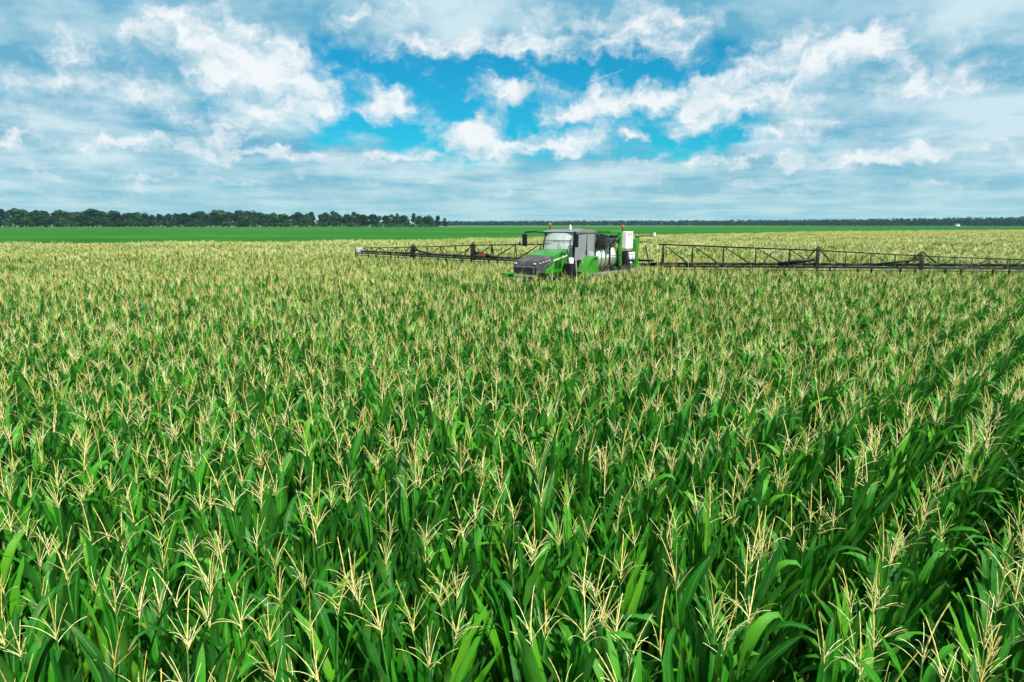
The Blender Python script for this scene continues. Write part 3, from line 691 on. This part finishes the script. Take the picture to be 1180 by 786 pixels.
# green frame behind the tank, control cabinet
for sy in (-1, 1): put('frame_post', box_g((-2.92, sy * .74, 3.0), (.15, .13, 1.9)), 'green_paint', bevel=.02)
put('frame_beam', box_g((-2.55, .72, 3.93), (.95, .12, .1)), 'green_paint', bevel=.02); put('frame_beam', box_g((-2.92, 0, 3.93), (.14, 1.36, .1)), 'green_paint', bevel=.02); put('frame_beam', box_g((-2.55, -.72, 3.93), (.95, .12, .1)), 'green_paint', bevel=.02)
put('valve_box', box_g((-2.55, .66, 3.64), (.5, .25, .3)), 'black_steel', bevel=.03)
pipe('frame_brace', [(-2.86, .8, 3.85), (-2.3, .8, 3.45)], .025, 'green_paint')
cb = put('control_cabinet', box_g((-3.42, .72, 3.57), (.62, .42, .74)), 'white_panel', bevel=.025)
put('cabinet_door', box_g((-3.5, .936, 3.5), (.36, .015, .46)), 'white_panel', cb, bevel=.006)
for k in range(3): put('warning_sticker', box_g((-3.25 - k * .14, .945, 3.84 - (k % 2) * .05), (.08, .008, .05)), 'red_paint', cb)
pump = put('pump', box_g((-3.4, .72, 2.7), (.7, .56, .8)), 'black_steel', bevel=.06)
for x in (-3.28, -3.55): put('pump_filter', lathe_g([(2.72, .05), (2.76, .085), (3.02, .085), (3.06, .04)], 14, 'z', (x, 1.04, 0)), 'white_panel', pump, True)
put('pump_flange', lathe_g([(.98, .11), (1.06, .11), (1.08, .07)], 16, 'y', (-3.4, 0, 2.55)), 'steel', pump, True)
pipe('suction_hose', [(-3.15, 1.0, 2.5), (-2.8, 1.1, 2.35), (-2.4, 1.0, 2.45)], .05, 'rubber'); pipe('drain_pipe', [(-3.62, .95, 2.4), (-3.62, 1.0, 1.9)], .05, 'black_steel')
put('rear_mudguard', arc_g((-2.6, 1.05), 1.02, 1.06, 30, 150, .92, 1.36), 'dark_paint'); put('rear_mudguard', arc_g((-2.6, 1.05), 1.02, 1.06, 30, 150, -1.36, -.92), 'dark_paint')
# boom lift: green parallelogram arms and a bowed mast
for sy in (-1, 1):
    for z in (2.45, 3.35): pipe('lift_arm', [(-3.0, sy * .55, z + .12), (-3.8, sy * .55, z + .06), (-4.55, sy * .55, z)], .055, 'green_paint')
    put('lift_mast', prism_g([(-4.45, 2.3), (-4.4, 3.0), (-4.5, 3.55), (-4.62, 3.7), (-4.75, 3.6), (-4.66, 3.0), (-4.72, 2.3)], sy * .62 - .09, sy * .62 + .09), 'green_paint', bevel=.025)
    pipe('lift_cylinder', [(-3.1, sy * .38, 2.3), (-4.4, sy * .38, 3.4)], .035, 'steel')
put('mast_foot', prism_g([(-3.6, 2.3), (-3.6, 2.62), (-4.2, 2.5), (-4.75, 2.45), (-4.75, 2.25), (-4.0, 2.2)], .45, .8), 'green_paint', bevel=.03)
put('mast_beam', box_g((-4.58, 0, 3.52), (.12, 1.4, .12)), 'green_paint', bevel=.02); put('mast_beam', box_g((-4.6, 0, 2.36), (.14, 1.4, .14)), 'green_paint', bevel=.02)
pipe('lamp_bar', [(-4.6, .55, 3.7), (-4.6, 1.0, 3.74), (-4.6, 1.55, 3.74)], .022, 'black_steel'); put('work_lamp', box_g((-4.6, 1.52, 3.8), (.1, .1, .16)), 'white_panel', bevel=.02)
pipe('spring_arm', [(-4.7, .7, 3.45), (-4.75, 1.1, 3.5), (-4.75, 1.5, 3.3)], .018, 'green_paint')

# booms: the arms hang on a pendulum frame that has swung a little round its post
BOOM = put('boom_frame', join([box_g((0, 0, 2.42), (.22, 3.4, .13)), box_g((0, 0, 2.62), (.12, 2.6, .09))]), 'black_steel', bevel=.015)
BOOM.location = (-4.85, 0, 0); BOOM.rotation_euler.z = R(12)
for y in (-1.1, -.5, .5, 1.1): pipe('frame_upright', [(0, y, 2.45), (0, y * .8, 3.3)], .03, 'black_steel', BOOM)
def zt(r): return float(np.interp(r, [1.6, 8.1, 11.8, 15.5], [3.36, 3.19, 3.04, 2.95]))
def zb(r): return 2.38 + .02 * (r - 1.6)
def boom_arm(sy):
    Y = lambda r: sy * r
    arm = put('boom_arm', join([tube_geo([(0, Y(r), zt(r)) for r in (1.5, 8.1, 11.8, 15.5)], [.032, .028, .022, .018], 6),
                                tube_geo([(.17, Y(r), zb(r)) for r in (1.5, 8.1, 11.8, 15.5)], [.035, .033, .028, .022], 6),
                                tube_geo([(-.17, Y(r), zb(r)) for r in (1.5, 8.1, 11.8, 15.5)], [.035, .033, .028, .022], 6)]), 'black_steel', BOOM, True)
    arm.parent = SP; arm.location = BOOM.location; arm.rotation_euler = BOOM.rotation_euler
    st = [1.7, 3.02, 4.35, 5.68, 7.02, 8.1, 9.15, 10.05, 10.9, 11.8] + [12.35 + .55 * k for k in range(6)] + [15.5]
    for i, r in enumerate(st):
        thick = r in (1.7, 7.02, 8.1); w = .036 if thick else (.022 if r < 12 else .014)
        put('upright', join([tube_geo([(.17, Y(r), zb(r)), (0, Y(r), zt(r))], [w, w], 5), tube_geo([(-.17, Y(r), zb(r)), (0, Y(r), zt(r))], [w, w], 5), tube_geo([(-.17, Y(r), zb(r)), (.17, Y(r), zb(r))], [w, w], 5)]), 'black_steel', arm, kind='stuff')
        if i + 1 < len(st):
            q = st[i + 1]; w = .019 if r < 8 else .013
            a, b = (r, q) if i < 5 or i % 2 else (q, r)
            for x in (.17, -.17): put('brace', tube_geo([(0, Y(a), zt(a)), (x, Y(b), zb(b))], [w, w], 5), 'black_steel', arm)
    for r, h in ((8.1, .62), (11.8, .42)):
        put('fold_hinge', prism_g([(-.2, zb(r) - .08), (.22, zb(r) - .08), (.16, zb(r) + h * .7), (.05, zt(r) + .08), (-.1, zt(r) + .05)], Y(r) - .07, Y(r) + .07), 'black_steel', arm, bevel=.02)
        pipe('fold_cylinder', [(.1, Y(r - 1.5), zb(r) + .1), (.1, Y(r - .1), zb(r) + .32)], .07 if r < 9 else .04, 'black_steel', arm)
        pipe('hinge_link', [(0, Y(r - .5), zb(r) + .15), (0, Y(r), zt(r) + .16), (0, Y(r + .5), zb(r) + .2)], .03, 'black_steel', arm)
    put('hose_bundle', join([tube_geo([(.1, Y(1.2 + k * .4), zb(1.2 + k * .4) + .12 + .04 * math.sin(k * 1.7 + c)) for k in range(36)], [.034] * 36, 5) for c in (0, 2, 4)]), 'rubber', arm, True, kind='stuff')
    pipe('spray_pipe', [(.22, Y(1.5), zb(1.5) - .13), (.22, Y(15.4), zb(15.4) - .1)], .016, 'dark_paint', arm)
    for k in range(28):
        r = 1.6 + k * .5; nz = put('nozzle', join([box_g((.22, Y(r), zb(r) - .1), (.05, .07, .13)), tube_geo([(.22, Y(r), zb(r) - .14), (.22, Y(r), zb(r) - .24)], [.022, .014], 6)]), 'grey_paint' if k % 3 == 0 else 'black_steel', arm, kind='stuff')
    put('end_plate', box_g((0, Y(15.35), (zt(15.4) + zb(15.4)) / 2 + .03), (.06, .5, .26)), 'white_panel', arm, bevel=.01)
    put('end_guard', tube_geo([(0, Y(15.62), zt(15.5) + .02), (0, Y(15.66), zb(15.5) - .25)], [.035, .035], 6), 'black_steel', arm)
    return arm
la, ra = boom_arm(1), boom_arm(-1)
put('valve_block', box_g((.2, -7.5, 2.7), (.16, .4, .13)), 'red_paint', ra, bevel=.03)
pipe('boom_lamp', [(0, -5.5, 3.26), (0, -5.4, 3.52)], .05, 'grey_paint', ra)
pipe('hose_loop', [(.1, 6.0, 2.6), (.2, 6.25, 3.0), (.2, 6.55, 3.22), (.2, 6.75, 3.0), (.1, 6.7, 2.7), (.1, 6.3, 2.55)], .022, 'blue_pipe', la)
